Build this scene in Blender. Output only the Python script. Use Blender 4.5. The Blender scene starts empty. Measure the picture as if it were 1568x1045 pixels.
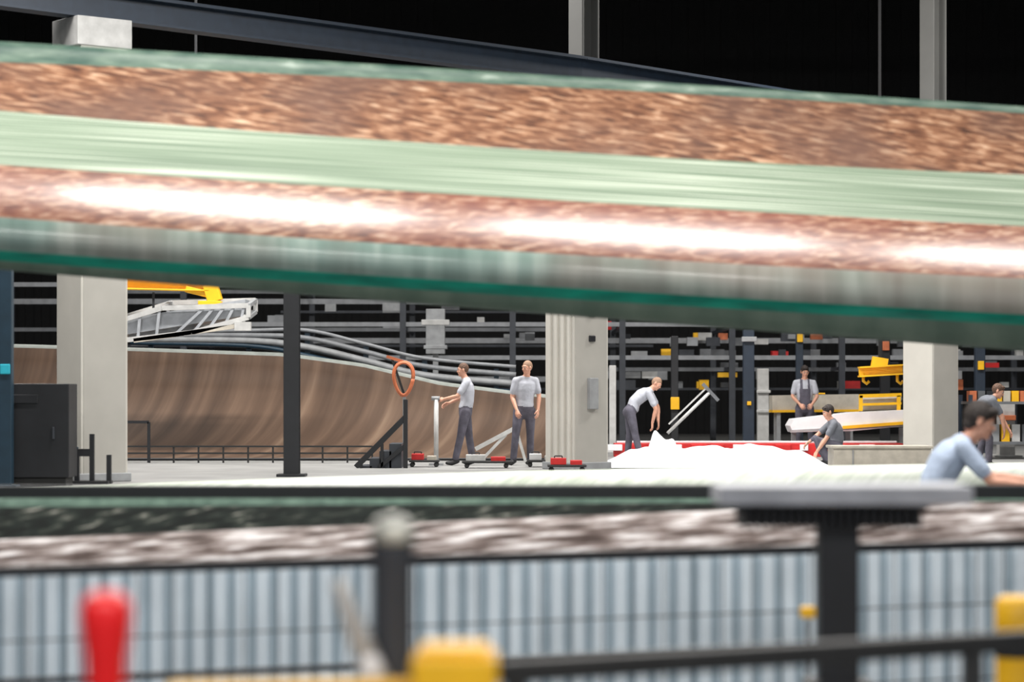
import bpy, bmesh, math, random
import numpy as np
from mathutils import Vector, Matrix
random.seed(7); np.random.seed(7)
F=3702.0; CX=784.0; HY=605.0; EYE=2.2; PZ=1.0
scene=bpy.context.scene
def W(px,py,d):
    return Vector(((px-CX)/F*d, d, EYE-(py-HY)/F*d))
def X(px,d): return (px-CX)/F*d

# ---------------- materials ----------------
def nodes(name):
    m=bpy.data.materials.new(name); m.use_nodes=True
    nt=m.node_tree; b=nt.nodes['Principled BSDF']; return m,nt,b
def mat(name,col,rough=0.5,metal=0.0,var=0.15,scale=6.0,bump=0.0,emit=0.0,coat=0.0,bscale=None):
    m,nt,b=nodes(name)
    n=nt.nodes.new('ShaderNodeTexNoise'); n.inputs['Scale'].default_value=scale; n.inputs['Detail'].default_value=5
    tc=nt.nodes.new('ShaderNodeTexCoord'); nt.links.new(tc.outputs['Object'],n.inputs['Vector'])
    r=nt.nodes.new('ShaderNodeValToRGB')
    r.color_ramp.elements[0].position=0.3; r.color_ramp.elements[1].position=0.7
    r.color_ramp.elements[0].color=(*[c*(1-var) for c in col],1)
    r.color_ramp.elements[1].color=(*[min(1,c*(1+var)) for c in col],1)
    nt.links.new(n.outputs['Fac'],r.inputs['Fac']); nt.links.new(r.outputs['Color'],b.inputs['Base Color'])
    b.inputs['Roughness'].default_value=rough; b.inputs['Metallic'].default_value=metal
    b.inputs['Coat Weight'].default_value=coat
    if bump:
        n2=nt.nodes.new('ShaderNodeTexNoise'); n2.inputs['Scale'].default_value=bscale or scale*3
        nt.links.new(tc.outputs['Object'],n2.inputs['Vector'])
        bp=nt.nodes.new('ShaderNodeBump'); bp.inputs['Strength'].default_value=bump; bp.inputs['Distance'].default_value=0.02
        nt.links.new(n2.outputs['Fac'],bp.inputs['Height']); nt.links.new(bp.outputs['Normal'],b.inputs['Normal'])
    return m
def uvmat(name,su,sv,stops,rough=0.3,detail=4,rot=0.0,big=None,coat=0.0,dist=0.0,spec=0.5,bump=0.0,crough=0.12):
    m,nt,b=nodes(name)
    uv=nt.nodes.new('ShaderNodeUVMap')
    mp=nt.nodes.new('ShaderNodeMapping'); mp.inputs['Rotation'].default_value=(0,0,rot)
    nt.links.new(uv.outputs['UV'],mp.inputs['Vector'])
    mp2=nt.nodes.new('ShaderNodeMapping'); mp2.inputs['Scale'].default_value=(su,sv,1)
    nt.links.new(mp.outputs['Vector'],mp2.inputs['Vector'])
    n=nt.nodes.new('ShaderNodeTexNoise'); n.inputs['Scale'].default_value=1; n.inputs['Detail'].default_value=detail
    n.inputs['Distortion'].default_value=dist
    nt.links.new(mp2.outputs['Vector'],n.inputs['Vector'])
    r=nt.nodes.new('ShaderNodeValToRGB'); cr=r.color_ramp
    while len(cr.elements)<len(stops): cr.elements.new(0.5)
    for e,(p,c) in zip(cr.elements,stops): e.position=p; e.color=(*c,1)
    nt.links.new(n.outputs['Fac'],r.inputs['Fac'])
    out=r.outputs['Color']
    if big:
        n3=nt.nodes.new('ShaderNodeTexNoise'); n3.inputs['Scale'].default_value=big[0]; n3.inputs['Detail'].default_value=2
        nt.links.new(uv.outputs['UV'],n3.inputs['Vector'])
        mr=nt.nodes.new('ShaderNodeMapRange'); mr.inputs['From Min'].default_value=0.42; mr.inputs['From Max'].default_value=0.65
        nt.links.new(n3.outputs['Fac'],mr.inputs['Value'])
        ml=nt.nodes.new('ShaderNodeMath'); ml.operation='MULTIPLY'; ml.inputs[1].default_value=big[2]
        nt.links.new(mr.outputs['Result'],ml.inputs[0])
        mx=nt.nodes.new('ShaderNodeMixRGB'); mx.inputs['Color2'].default_value=(*big[1],1)
        nt.links.new(ml.outputs[0],mx.inputs['Fac']); nt.links.new(out,mx.inputs['Color1']); out=mx.outputs['Color']
    nt.links.new(out,b.inputs['Base Color'])
    b.inputs['Roughness'].default_value=rough; b.inputs['Coat Weight'].default_value=coat; b.inputs['Coat Roughness'].default_value=crough
    b.inputs['Specular IOR Level'].default_value=spec
    if bump:
        bp=nt.nodes.new('ShaderNodeBump'); bp.inputs['Strength'].default_value=bump; bp.inputs['Distance'].default_value=0.01
        nt.links.new(n.outputs['Fac'],bp.inputs['Height']); nt.links.new(bp.outputs['Normal'],b.inputs['Normal'])
    return m

M={}
M['black']=mat('black_paint',(0.012,0.013,0.016),0.5)
M['darksteel']=mat('dark_blue_steel',(0.018,0.030,0.050),0.5)
M['navy']=mat('navy_steel',(0.015,0.04,0.065),0.45)
M['grey']=mat('grey_paint',(0.30,0.31,0.32),0.5)
M['lgrey']=mat('light_grey_paint',(0.50,0.50,0.49),0.5)
M['alu']=mat('galvanised_steel',(0.45,0.47,0.50),0.4,0.4)
M['bg1']=mat('dim_grey_pipe',(0.24,0.25,0.265),0.5)
M['bg2']=mat('dim_steel_pipe',(0.12,0.127,0.137),0.5)
M['bg3']=mat('dim_dark_pipe',(0.035,0.04,0.05),0.5)
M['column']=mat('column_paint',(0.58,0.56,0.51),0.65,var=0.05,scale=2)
M['column_shade']=mat('column_shaded_side',(0.42,0.405,0.37),0.65,var=0.06,scale=2)  # column colour darkened: shade of the right-hand face painted in
M['column_u']=mat('upper_column_paint',(0.10,0.10,0.095),0.65,var=0.06,scale=2)
M['white']=mat('white_plastic',(0.8,0.8,0.82),0.5,var=0.04)
M['sheet']=mat('white_sheet',(0.80,0.81,0.84),0.6,var=0.04,bump=0.4,scale=1.2)
M['red']=mat('red_paint',(0.55,0.015,0.015),0.45)
M['redb']=mat('red_cap_plastic',(0.85,0.010,0.012),0.35,var=0.05)
M['yellow']=mat('yellow_paint',(0.88,0.48,0.01),0.45,var=0.06)
M['orange']=mat('orange_hose',(0.60,0.17,0.07),0.5)
M['cyan']=mat('cyan_label',(0.03,0.5,0.65),0.5)
M['beige']=mat('beige_panel',(0.50,0.46,0.39),0.6)
M['floor']=mat('concrete_floor',(0.16,0.165,0.165),0.55,var=0.2,scale=1.5)
M['plat']=mat('platform_floor',(0.24,0.24,0.235),0.6,var=0.15,scale=1.2)
M['wall']=mat('dark_wall_cladding',(0.011,0.011,0.012),0.8)  # tone lifted slightly to stand in for haze
M['ceil']=mat('dark_ceiling',(0.004,0.004,0.005),0.8)
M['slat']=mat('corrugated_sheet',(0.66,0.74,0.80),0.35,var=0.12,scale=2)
M['slat_shade']=mat('corrugated_valley_shade',(0.36,0.44,0.49),0.4,var=0.12,scale=2)  # recess shade put into a darker copy of the sheet colour
M['rubber']=mat('rubber',(0.018,0.018,0.018),0.6)
M['knob']=mat('worn_steel',(0.40,0.40,0.36),0.4,0.3,var=0.6,scale=14)
M['handle']=mat('brushed_steel',(0.5,0.49,0.47),0.35,0.4)
M['plate']=mat('plate_grey',(0.42,0.43,0.47),0.5)
M['shirt']=mat('grey_tshirt',(0.44,0.455,0.51),0.85,var=0.1,scale=8,bump=0.7,bscale=9)
M['shirtb']=mat('blue_grey_tshirt',(0.42,0.50,0.64),0.85,var=0.1,scale=8,bump=0.9,bscale=7)
M['shirtd']=mat('dark_grey_tshirt',(0.15,0.16,0.185),0.85,bump=0.7,bscale=9)
M['pants']=mat('charcoal_trousers',(0.095,0.09,0.118),0.85,var=0.25,scale=8,bump=0.8,bscale=9)
M['shoe']=mat('work_shoe',(0.015,0.015,0.017),0.5)
M['skin']=mat('skin',(0.62,0.32,0.22),0.5,var=0.08,scale=20)
M['lips']=mat('lips',(0.42,0.14,0.11),0.5)
M['eyew']=mat('eye_white',(0.7,0.7,0.68),0.2)
M['eyed']=mat('eye_iris',(0.03,0.02,0.015),0.2)
M['hair_d']=mat('dark_hair',(0.02,0.012,0.009),0.6,bump=0.8,bscale=60)
M['hair_b']=mat('brown_hair',(0.12,0.06,0.035),0.6,bump=0.8,bscale=60)
M['hair_g']=mat('cropped_blond_hair',(0.33,0.20,0.13),0.6,bump=0.6,bscale=60)

# ---------------- builder ----------------
class B:
    def __init__(s,name): s.name=name; s.v=[]; s.f=[]; s.m=[]; s.sm=[]; s.mats=[]; s.uv=None
    def mi(s,m):
        m=M[m] if isinstance(m,str) else m
        if m not in s.mats: s.mats.append(m)
        return s.mats.index(m)
    def add(s,vs,fs,m,smooth=False):
        o=len(s.v); s.v+= [tuple(v) for v in vs]; k=s.mi(m)
        for f in fs: s.f.append([i+o for i in f]); s.m.append(k); s.sm.append(smooth)
    def obox(s,c,ax,ay,az,m):
        c=Vector(c); vs=[c+ax*i+ay*j+az*k for i in(-1,1) for j in(-1,1) for k in(-1,1)]
        s.add(vs,[(0,1,3,2),(4,6,7,5),(0,4,5,1),(2,3,7,6),(0,2,6,4),(1,5,7,3)],m)
    def box(s,c,size,m,rz=0):
        R=Matrix.Rotation(rz,3,'Z')
        s.obox(c,R@Vector((size[0]/2,0,0)),R@Vector((0,size[1]/2,0)),Vector((0,0,size[2]/2)),m)
    def beam(s,p0,p1,w,h,m,up=Vector((0,0,1))):
        p0=Vector(p0);p1=Vector(p1); t=(p1-p0); L=t.length; t.normalize()
        sd=t.cross(up)
        if sd.length<1e-3: sd=t.cross(Vector((0,1,0)))
        sd.normalize(); u=sd.cross(t)
        s.obox((p0+p1)/2,t*L/2,sd*w/2,u*h/2,m)
    def ibeam(s,p0,p1,w,h,m,t=0.03):
        p0=Vector(p0);p1=Vector(p1); z=Vector((0,0,1))
        s.beam(p0,p1,t,h-2*t,m)
        s.beam(p0+z*(h-t)/2,p1+z*(h-t)/2,w,t,m); s.beam(p0-z*(h-t)/2,p1-z*(h-t)/2,w,t,m)
    def tube(s,pts,r,m,seg=12,cap=True,smooth=True,side=None):
        vs,fs=tubegeo(pts,r,seg,side,round_caps=False); s.add(vs,fs,m,smooth)
    def rtube(s,pts,r,m,seg=12,side=None):
        vs,fs=tubegeo(pts,r,seg,side,round_caps=True); s.add(vs,fs,m,True)
    def lathe(s,base,prof,m,seg=24,smooth=True):
        b=Vector(base); vs=[];fs=[]
        for r,z in prof:
            for i in range(seg):
                a=2*math.pi*i/seg; vs.append(b+Vector((r*math.cos(a),r*math.sin(a),z)))
        n=len(prof)
        for j in range(n-1):
            for i in range(seg):
                fs.append((j*seg+i,j*seg+(i+1)%seg,(j+1)*seg+(i+1)%seg,(j+1)*seg+i))
        fs.append(tuple(range(seg))[::-1]); fs.append(tuple((n-1)*seg+i for i in range(seg)))
        s.add(vs,fs,m,smooth)
    def done(s,bevel=0.0,wn=False):
        me=bpy.data.meshes.new(s.name); me.from_pydata(s.v,[],s.f)
        for m in s.mats: me.materials.append(m)
        me.polygons.foreach_set('material_index',s.m); me.polygons.foreach_set('use_smooth',s.sm)
        bm=bmesh.new(); bm.from_mesh(me); bmesh.ops.recalc_face_normals(bm,faces=bm.faces); bm.to_mesh(me); bm.free()
        ob=bpy.data.objects.new(s.name,me); scene.collection.objects.link(ob)
        xs=np.array(s.v); c=Vector(((xs[:,0].min()+xs[:,0].max())/2,(xs[:,1].min()+xs[:,1].max())/2,xs[:,2].min()))
        me.transform(Matrix.Translation(-c)); ob.location=c
        if bevel:
            md=ob.modifiers.new('bevel','BEVEL'); md.width=bevel; md.segments=2; md.limit_method='ANGLE'; md.angle_limit=math.radians(50)
        return ob

def tubegeo(pts,r,seg=12,side=None,round_caps=True):
    P=[Vector(p) for p in pts]; n=len(P)
    R=[r]*n if not isinstance(r,(list,)) else r
    R=[(a,a) if not isinstance(a,(tuple,)) else a for a in R]
    T=[]
    for i in range(n):
        a=P[max(0,i-1)]; b=P[min(n-1,i+1)]; t=(b-a).normalized(); T.append(t)
    rings=[]
    s0=side.copy() if side is not None and not isinstance(side,list) else None
    prev=None
    for i in range(n):
        if isinstance(side,list): sv=side[i].copy()
        elif s0 is not None: sv=s0.copy()
        elif prev is not None: sv=prev.copy()
        else:
            sv=Vector((1,0,0)) if abs(T[i].x)<0.8 else Vector((0,1,0))
        sv=(sv-T[i]*sv.dot(T[i])); 
        if sv.length<1e-4: sv=T[i].orthogonal()
        sv.normalize(); prev=sv; w=T[i].cross(sv)
        rings.append((P[i],sv,w,R[i][0],R[i][1],T[i]))
    out=[]
    if round_caps:
        p,a,b,ra,rb,t=rings[0]; rm=min(ra,rb)
        out.append((p-t*rm*0.97,a,b,ra*.25,rb*.25)); out.append((p-t*rm*0.8,a,b,ra*.6,rb*.6)); out.append((p-t*rm*0.45,a,b,ra*.89,rb*.89))
    out+= [(p,a,b,ra,rb) for p,a,b,ra,rb,t in rings]
    if round_caps:
        p,a,b,ra,rb,t=rings[-1]; rm=min(ra,rb)
        out.append((p+t*rm*0.45,a,b,ra*.89,rb*.89)); out.append((p+t*rm*0.8,a,b,ra*.6,rb*.6)); out.append((p+t*rm*0.97,a,b,ra*.25,rb*.25))
    vs=[];fs=[]
    for p,a,b,ra,rb in out:
        for k in range(seg):
            th=2*math.pi*k/seg; vs.append(p+a*ra*math.cos(th)+b*rb*math.sin(th))
    m=len(out)
    for j in range(m-1):
        for k in range(seg):
            fs.append((j*seg+k,j*seg+(k+1)%seg,(j+1)*seg+(k+1)%seg,(j+1)*seg+k))
    fs.append(tuple(range(seg))[::-1]); fs.append(tuple((m-1)*seg+k for k in range(seg)))
    return vs,fs
def ellip(c,ax,ay,az,nu=14,nv=9):
    c=Vector(c); vs=[c+az]; fs=[]
    for j in range(1,nv):
        ph=math.pi*j/nv
        for i in range(nu):
            th=2*math.pi*i/nu; vs.append(c+ax*(math.sin(ph)*math.cos(th))+ay*(math.sin(ph)*math.sin(th))+az*math.cos(ph))
    vs.append(c-az); L=len(vs)-1
    for i in range(nu): fs.append((0,1+i,1+(i+1)%nu))
    for j in range(nv-2):
        for i in range(nu):
            a=1+j*nu+i; b=1+j*nu+(i+1)%nu; fs.append((a,a+nu,b+nu,b))
    for i in range(nu): fs.append((L,1+(nv-2)*nu+(i+1)%nu,1+(nv-2)*nu+i))
    return vs,fs

def loft(name,grid,strip_mats,extra_close=True,uvs=None,cap=True,smooth=True):
    ns=len(grid); nr=len(grid[0]); me=bpy.data.meshes.new(name)
    vs=[tuple(p) for st in grid for p in st]; fs=[];ms=[];fuv=[]
    mats=[]
    rr=nr if extra_close else nr-1
    arc=[]
    for st in grid:
        a=[0.0]
        for j in range(nr): a.append(a[-1]+(Vector(st[(j+1)%nr])-Vector(st[j])).length)
        arc.append(a)
    ua=[0.0]
    for i in range(1,ns): ua.append(ua[-1]+(Vector(grid[i][nr//3])-Vector(grid[i-1][nr//3])).length)
    for i in range(ns-1):
        for j in range(rr):
            j2=(j+1)%nr
            fs.append((i*nr+j,(i+1)*nr+j,(i+1)*nr+j2,i*nr+j2))
            m=strip_mats[j]
            if m not in mats: mats.append(m)
            ms.append(mats.index(m))
            fuv+=[(ua[i],arc[i][j]),(ua[i+1],arc[i+1][j]),(ua[i+1],arc[i+1][j+1]),(ua[i],arc[i][j+1])]
    if cap and extra_close:
        for i in (0,ns-1):
            fs.append(tuple(i*nr+j for j in range(nr))); ms.append(0); fuv+=[(0,0)]*nr
    me.from_pydata(vs,[],fs)
    for m in mats: me.materials.append(M[m] if isinstance(m,str) else m)
    me.polygons.foreach_set('material_index',ms); me.polygons.foreach_set('use_smooth',[smooth]*len(fs))
    ul=me.uv_layers.new(name='UVMap'); ul.data.foreach_set('uv',np.array(fuv).ravel())
    bm=bmesh.new(); bm.from_mesh(me); bmesh.ops.recalc_face_normals(bm,faces=bm.faces); bm.to_mesh(me); bm.free()
    ob=bpy.data.objects.new(name,me); scene.collection.objects.link(ob)
    c=Vector(np.array(vs).mean(axis=0)); me.transform(Matrix.Translation(-c)); ob.location=c
    return ob

# ---------------- room ----------------
b=B('floor'); b.box((2,33,-0.1),(50,82,0.2),'floor'); b.done()
b=B('ceiling'); b.box((2,33,15.1),(50,82,0.2),'ceil')
b.done()
b=B('wall_back'); b.box((2,74.1,7.5),(50,0.2,15),'wall')
for i in range(100): b.box((-22.5+i*0.5,73.97,7.5),(0.2,0.06,15),'wall')
b.done()
b=B('wall_left'); b.box((-23.1,33,7.5),(0.2,82,15),'wall'); b.done()
b=B('wall_right'); b.box((27.1,33,7.5),(0.2,82,15),'wall'); b.done()
b=B('floor_raised_platform'); b.box((2,52,PZ/2+0.002),(49.8,43.5,PZ-0.004),'plat'); b.box((2,30.2,PZ-0.08),(49.8,0.06,0.16),'black'); b.done()

# ---------------- upper blade ----------------
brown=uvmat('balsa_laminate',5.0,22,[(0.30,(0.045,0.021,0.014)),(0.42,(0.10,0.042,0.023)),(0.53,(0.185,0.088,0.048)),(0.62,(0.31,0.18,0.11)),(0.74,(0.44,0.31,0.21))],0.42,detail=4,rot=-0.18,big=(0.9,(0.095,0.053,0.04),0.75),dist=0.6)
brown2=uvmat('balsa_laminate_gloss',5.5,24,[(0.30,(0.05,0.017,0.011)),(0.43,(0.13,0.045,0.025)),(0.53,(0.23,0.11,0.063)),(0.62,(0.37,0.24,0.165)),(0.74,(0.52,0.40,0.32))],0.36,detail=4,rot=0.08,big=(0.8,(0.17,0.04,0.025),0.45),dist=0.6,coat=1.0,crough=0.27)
lgreen=uvmat('pale_green_laminate',0.3,44,[(0.34,(0.075,0.112,0.072)),(0.46,(0.120,0.165,0.112)),(0.55,(0.20,0.25,0.185)),(0.66,(0.42,0.46,0.38))],0.5,detail=1.5,big=(0.6,(0.145,0.195,0.135),0.4))
edge_g=uvmat('green_edge',3,10,[(0.35,(0.025,0.06,0.045)),(0.6,(0.085,0.13,0.098)),(0.7,(0.18,0.23,0.19))],0.5,detail=5)
ggreen=uvmat('grey_green_gelcoat',5,0.7,[(0.3,(0.11,0.165,0.145)),(0.5,(0.17,0.24,0.21)),(0.68,(0.29,0.36,0.32))],0.3,detail=2,big=(0.7,(0.24,0.16,0.135),0.55),coat=0.4)
teal=uvmat('teal_seam',2,8,[(0.35,(0.0,0.15,0.105)),(0.65,(0.0,0.28,0.19))],0.3)
dgreen=uvmat('dark_green_gelcoat',3,1,[(0.35,(0.08,0.13,0.095)),(0.65,(0.15,0.205,0.155))],0.35)
xs=[0,400,784,1100,1450,1568]
bands=[[62,90,112,130,152,166],[93,116,130,143,164,177],[170,200,228,247,262,268],[252,280,305,318,340,348],
[332,362,385,402,420,428],[384,410,436,456,476,482],[400,426,455,472,492,498],[414,445,478,502,530,537]]
polys=[np.polyfit(xs,bv,2) for bv in bands]
def by(k,x):
    p=polys[k]; xc=min(max(x,0),1568); dp=np.polyder(p)
    return np.polyval(p,xc)+np.polyval(dp,xc)*(x-xc)
theta=[15,50,52,50,24,-15,-35,-68]
cnt=[3,6,6,10,6,3,5]
mband=[edge_g,brown,lgreen,brown2,ggreen,teal,dgreen]
grid=[];sm=[]
for si,x in enumerate(np.linspace(-1300,2900,85)):
    d0=19.3+ (x/1568)*0.9
    pts=[]
    for k in range(7):
        for t in range(cnt[k]):
            tt=t/cnt[k]; yy=by(k,x)*(1-tt)+by(k+1,x)*tt
            th=theta[k]*(1-tt)+theta[k+1]*tt
            if k==3: th=theta[3]*(1-tt)**2+2*39*tt*(1-tt)+theta[4]*tt*tt
            pts.append((yy,th,k))
    pts.append((by(7,x),theta[7],6))
    zs=[EYE-(p[0]-HY)/F*d0 for p in pts]
    off=[0.0]
    for i in range(1,len(pts)):
        th=math.radians((pts[i][1]+pts[i-1][1])/2); off.append(off[-1]-(zs[i-1]-zs[i])*math.tan(th))
    mn=min(off); row=[]
    for i,p in enumerate(pts):
        dd=d0+off[i]-mn
        row.append(W(x,p[0],dd))
    top=row[0]; bot=row[-1]
    row.append(bot+Vector((0,0.35,0.05))); row.append(bot+Vector((0,0.8,0.35))); row.append((bot+top)/2+Vector((0,0.75,0.2))); row.append(top+Vector((0,0.06,0)))
    grid.append(row)
    if si==0: sm=[mband[p[2]] for p in pts[:-1]]+[dgreen]*5
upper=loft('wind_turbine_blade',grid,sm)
def stand(px,d,ztop,half,name='blade_stand'):
    x=X(px,d); b=B(name)
    for s in(-1,1):
        b.beam((x+s*0.5,d-half,0.06),(x+s*0.5,d+half,0.06),0.12,0.12,'darksteel')
        for e in(-1,1): b.beam((x+s*0.5,d+e*half*0.8,0.1),(x+s*0.35,d+e*half*0.5,ztop-0.1),0.1,0.1,'darksteel')
    for e in(-1,1): b.beam((x-0.5,d+e*half*0.8,0.1),(x+0.5,d+e*half*0.8,0.1),0.1,0.1,'darksteel')
    b.box((x,d,ztop-0.1),(0.9,half*1.3,0.1),'darksteel'); b.box((x,d,ztop-0.02),(0.7,half*1.2,0.08),'rubber')
    return b.done(0.01)
stand(-900,19.6,EYE-(by(7,-900)-HY)/F*19.0-0.15,1.0); stand(2450,21.6,EYE-(by(7,2450)-HY)/F*20.8-0.15,1.0)

# ---------------- lower blade + black flange ----------------
mottled=uvmat('dark_green_mottle',5,18,[(0.42,(0.003,0.005,0.004)),(0.54,(0.010,0.016,0.013)),(0.62,(0.055,0.062,0.05)),(0.72,(0.34,0.33,0.29))],0.75,detail=4,rot=0.3,big=(0.6,(0.006,0.010,0.008),0.6),spec=0.12)
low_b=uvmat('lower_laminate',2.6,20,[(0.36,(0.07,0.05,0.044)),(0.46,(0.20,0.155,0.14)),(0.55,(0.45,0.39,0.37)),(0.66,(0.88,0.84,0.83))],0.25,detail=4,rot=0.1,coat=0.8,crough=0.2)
pgreen=uvmat('pale_green_edge',8,6,[(0.35,(0.04,0.08,0.06)),(0.65,(0.09,0.15,0.115))],0.7,spec=0.2)
lx=[0,560,1100,1568]
lb=[[769,768,767,767],[781,779,773,770],[834,802,777,772],[872,856,838,828],[905,885,868,858]]
lp=[np.polyfit(lx,v,1) for v in lb]
lt=[60,52,50,32,-10]
lc=[2,6,6,5]; lm=[pgreen,mottled,low_b,low_b]
grid=[];sm=[]
for si,x in enumerate(np.linspace(-900,2500,60)):
    d0=16.4; pts=[]; ys_=[np.polyval(lp[k],x) for k in range(5)]
    ys_[1]=max(ys_[1],ys_[0]+1.0); ys_[2]=max(ys_[2],ys_[1]+1.5)
    for k in range(4):
        for t in range(lc[k]):
            tt=t/lc[k]; pts.append((ys_[k]*(1-tt)+ys_[k+1]*tt, lt[k]*(1-tt)+lt[k+1]*tt,k))
    pts.append((ys_[4],lt[4],3))
    zs=[EYE-(p[0]-HY)/F*d0 for p in pts]; off=[0.0]
    for i in range(1,len(pts)):
        th=math.radians((pts[i][1]+pts[i-1][1])/2); off.append(off[-1]-(zs[i-1]-zs[i])*math.tan(th))
    mn=min(off); row=[Vector((X(x,d0),d0+off[i]-mn,zs[i])) for i in range(len(pts))]
    bot=row[-1]; top=row[0]
    row+= [bot+Vector((0,0.15,-0.18)),bot+Vector((0,0.6,-0.2)),top+Vector((0,0.2,-0.25))]
    grid.append(row)
    if si==0: sm=[lm[p[2]] for p in pts[:-1]]+[dgreen]*4
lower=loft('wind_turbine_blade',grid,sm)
b=B('blade_support_rail')
zr=EYE-(757-HY)/F*17.9
b.beam((-7.5,17.9,zr),(8.0,17.9,zr),0.12,0.125,'black')
b.beam((-7.5,17.9,0.06),(8.0,17.9,0.06),0.14,0.12,'black')
for i in range(8):
    xx=-7.3+i*2.17; b.beam((xx,17.9,0),(xx,17.9,zr),0.1,0.1,'black')
    b.beam((xx,17.9,0.3),(xx,16.9,0.3),0.08,0.08,'black')
    b.beam((xx,16.85,0),(xx,16.85,0.68),0.1,0.1,'black')
b.done(0.01)

# ---------------- pale shell (mid) ----------------
pale=uvmat('pale_glass_fibre',9,0.5,[(0.3,(0.38,0.45,0.35)),(0.5,(0.56,0.63,0.51)),(0.7,(0.80,0.84,0.76))],0.45,detail=3,rot=0.6,big=(0.35,(0.85,0.88,0.85),0.6))
grid=[]
tx=[-100,180,400,784,1100,1430,1700]; ty=[748,742,734,722,716,711,707]
for x in np.linspace(-100,1750,60):
    yt=np.interp(x,tx,ty); d=25.5
    zt=EYE-(yt-HY)/F*d; row=[]
    for k in range(13):
        a=math.radians(-10+k*15); row.append(Vector((X(x,d),d-0.65*math.cos(a)*1.0,zt-0.42+0.42*math.sin(a))))
    row.append(Vector((X(x,d),d+0.55,zt-0.6))); row.append(Vector((X(x,d),d-0.55,zt-0.6)))
    grid.append(row)
loft('blade_shell',grid,[pale]*15)
b=B('shell_trestle')
for px in(0,300,600,900,1200,1500,1700):
    x=X(px,25.5); z0=EYE-(np.interp(px,tx,ty)-HY)/F*25.5-0.62
    b.beam((x,25.0,0),(x,25.0,z0),0.09,0.09,'darksteel'); b.beam((x,26.0,0),(x,26.0,z0),0.09,0.09,'darksteel'); b.beam((x,24.9,z0-0.05),(x,26.1,z0-0.05),0.1,0.1,'darksteel')
b.beam((X(0,25.5),25,0.3),(X(1700,25.5),25,0.3),0.08,0.08,'darksteel'); b.beam((X(0,25.5),26,0.3),(X(1700,25.5),26,0.3),0.08,0.08,'darksteel')
b.done(0.01)

# ---------------- columns ----------------
ang=math.atan2(5.3,6.8)
dirr=Vector((math.cos(ang),math.sin(ang),0)); nrm=Vector((math.sin(ang),-math.cos(ang),0))
cols=[(141,33.6,0.0),(883,39.0,-0.16),(1425,45.0,-0.38)]
CT0=5.0+EYE-0.03
tops=[]
for i,(px,d,dz) in enumerate(cols):
    CT=CT0+dz
    b=B('hall_column'); c=Vector((X(px,d),d,0)); H=CT-PZ
    a,bw=0.36,0.36
    b.obox(c+Vector((0,0,PZ+H/2)),dirr*a,nrm*bw,Vector((0,0,H/2)),'column')
    b.obox(c+Vector((0,0,PZ+H/2-0.2))+nrm*bw,dirr*(a-0.03),nrm*0.012,Vector((0,0,H/2-0.25)),'column_shade')  # thin panel carrying the painted shade of this face
    for o in((-0.22,-0.05,0.12,0.27) if i==1 else ()):
        b.obox(c+Vector((0,0,PZ+H/2))-dirr*(a+0.015)+nrm*o,dirr*0.02,nrm*0.03,Vector((0,0,H/2-0.02)),'column')
    b.obox(c+Vector((0,0,CT+0.03)),dirr*0.42,nrm*0.38,Vector((0,0,0.2)),'lgrey')
    b.obox(c+Vector((0,0,PZ+0.06)),dirr*(a+0.04),nrm*(bw+0.04),Vector((0,0,0.06)),'grey')
    up=c+dirr*0.40-nrm*0.3
    for s in(-1,1): b.obox(up+dirr*0.16*s+Vector((0,0,(CT+15)/2+0.1)),dirr*0.02,nrm*0.18,Vector((0,0,(15-CT)/2-0.1)),'column_u')
    b.obox(up+Vector((0,0,(CT+15)/2+0.1)),dirr*0.16,nrm*0.02,Vector((0,0,(15-CT)/2-0.1)),'column_u')
    if i==1:
        b.obox(c+Vector((0,0,EYE+0.02))+nrm*(bw+0.05),dirr*0.09,nrm*0.04,Vector((0,0,0.25)),'grey')
        for z in(2.9,3.3): b.obox(c+Vector((0,0,z+0.2))+nrm*(bw+0.03),dirr*0.06,nrm*0.02,Vector((0,0,0.05)),'black')
    b.done(0.015); tops.append(c+Vector((0,0,dz)))
b=B('crane_runway_beam')
e0=tops[0]-(tops[1]-tops[0])*1.2; e1=tops[2]+(tops[2]-tops[1])*2.0
pl=[e0,tops[0],tops[1],tops[2],e1]
for p,q in zip(pl[:-1],pl[1:]):
    z=Vector((0,0,CT0+0.23+0.19)); b.ibeam(p+z+nrm*0.12,q+z+nrm*0.12,0.3,0.38,'darksteel')
    b.beam(p+z+nrm*0.12+Vector((0,0,0.21)),q+z+nrm*0.12+Vector((0,0,0.21)),0.06,0.04,'darksteel')
b.done()

# ---------------- brown mould ----------------
veneer=uvmat('brown_veneer',3.0,0.15,[(0.3,(0.050,0.028,0.017)),(0.5,(0.088,0.052,0.033)),(0.62,(0.125,0.077,0.05)),(0.74,(0.18,0.12,0.08))],0.6,detail=5,rot=0.12,spec=0.25)
rim=mat('mould_rim',(0.22,0.24,0.22),0.5)
tx2=[-300,0,200,400,520,640,760,830]; ty2=[528,533,539,546,562,590,605,612]
grid=[]
for x in np.linspace(-300,830,60):
    yt=float(np.interp(x,tx2,ty2)); zt=EYE-(yt-HY)/F*48; row=[]
    for k in range(15):
        t=k/14*math.pi/2
        d=44+4*math.sin(t); z=PZ+0.05+(zt-PZ-0.05)*(1-math.cos(t))
        row.append(Vector((X(x,48)*0.985+ (math.sin(t)*0.4),d,z)))
    row.append(Vector((row[-1].x,48.05,zt+0.07))); row.append(Vector((row[-1].x,48.3,zt+0.07))); row.append(Vector((row[-1].x,48.6,PZ+0.01))); row.append(Vector((row[0].x,44,PZ+0.01)))
    grid.append(row)
loft('blade_mould',grid,[veneer]*14+[rim]*2+['black']*3)
b=B('mould_gantry')
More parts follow.
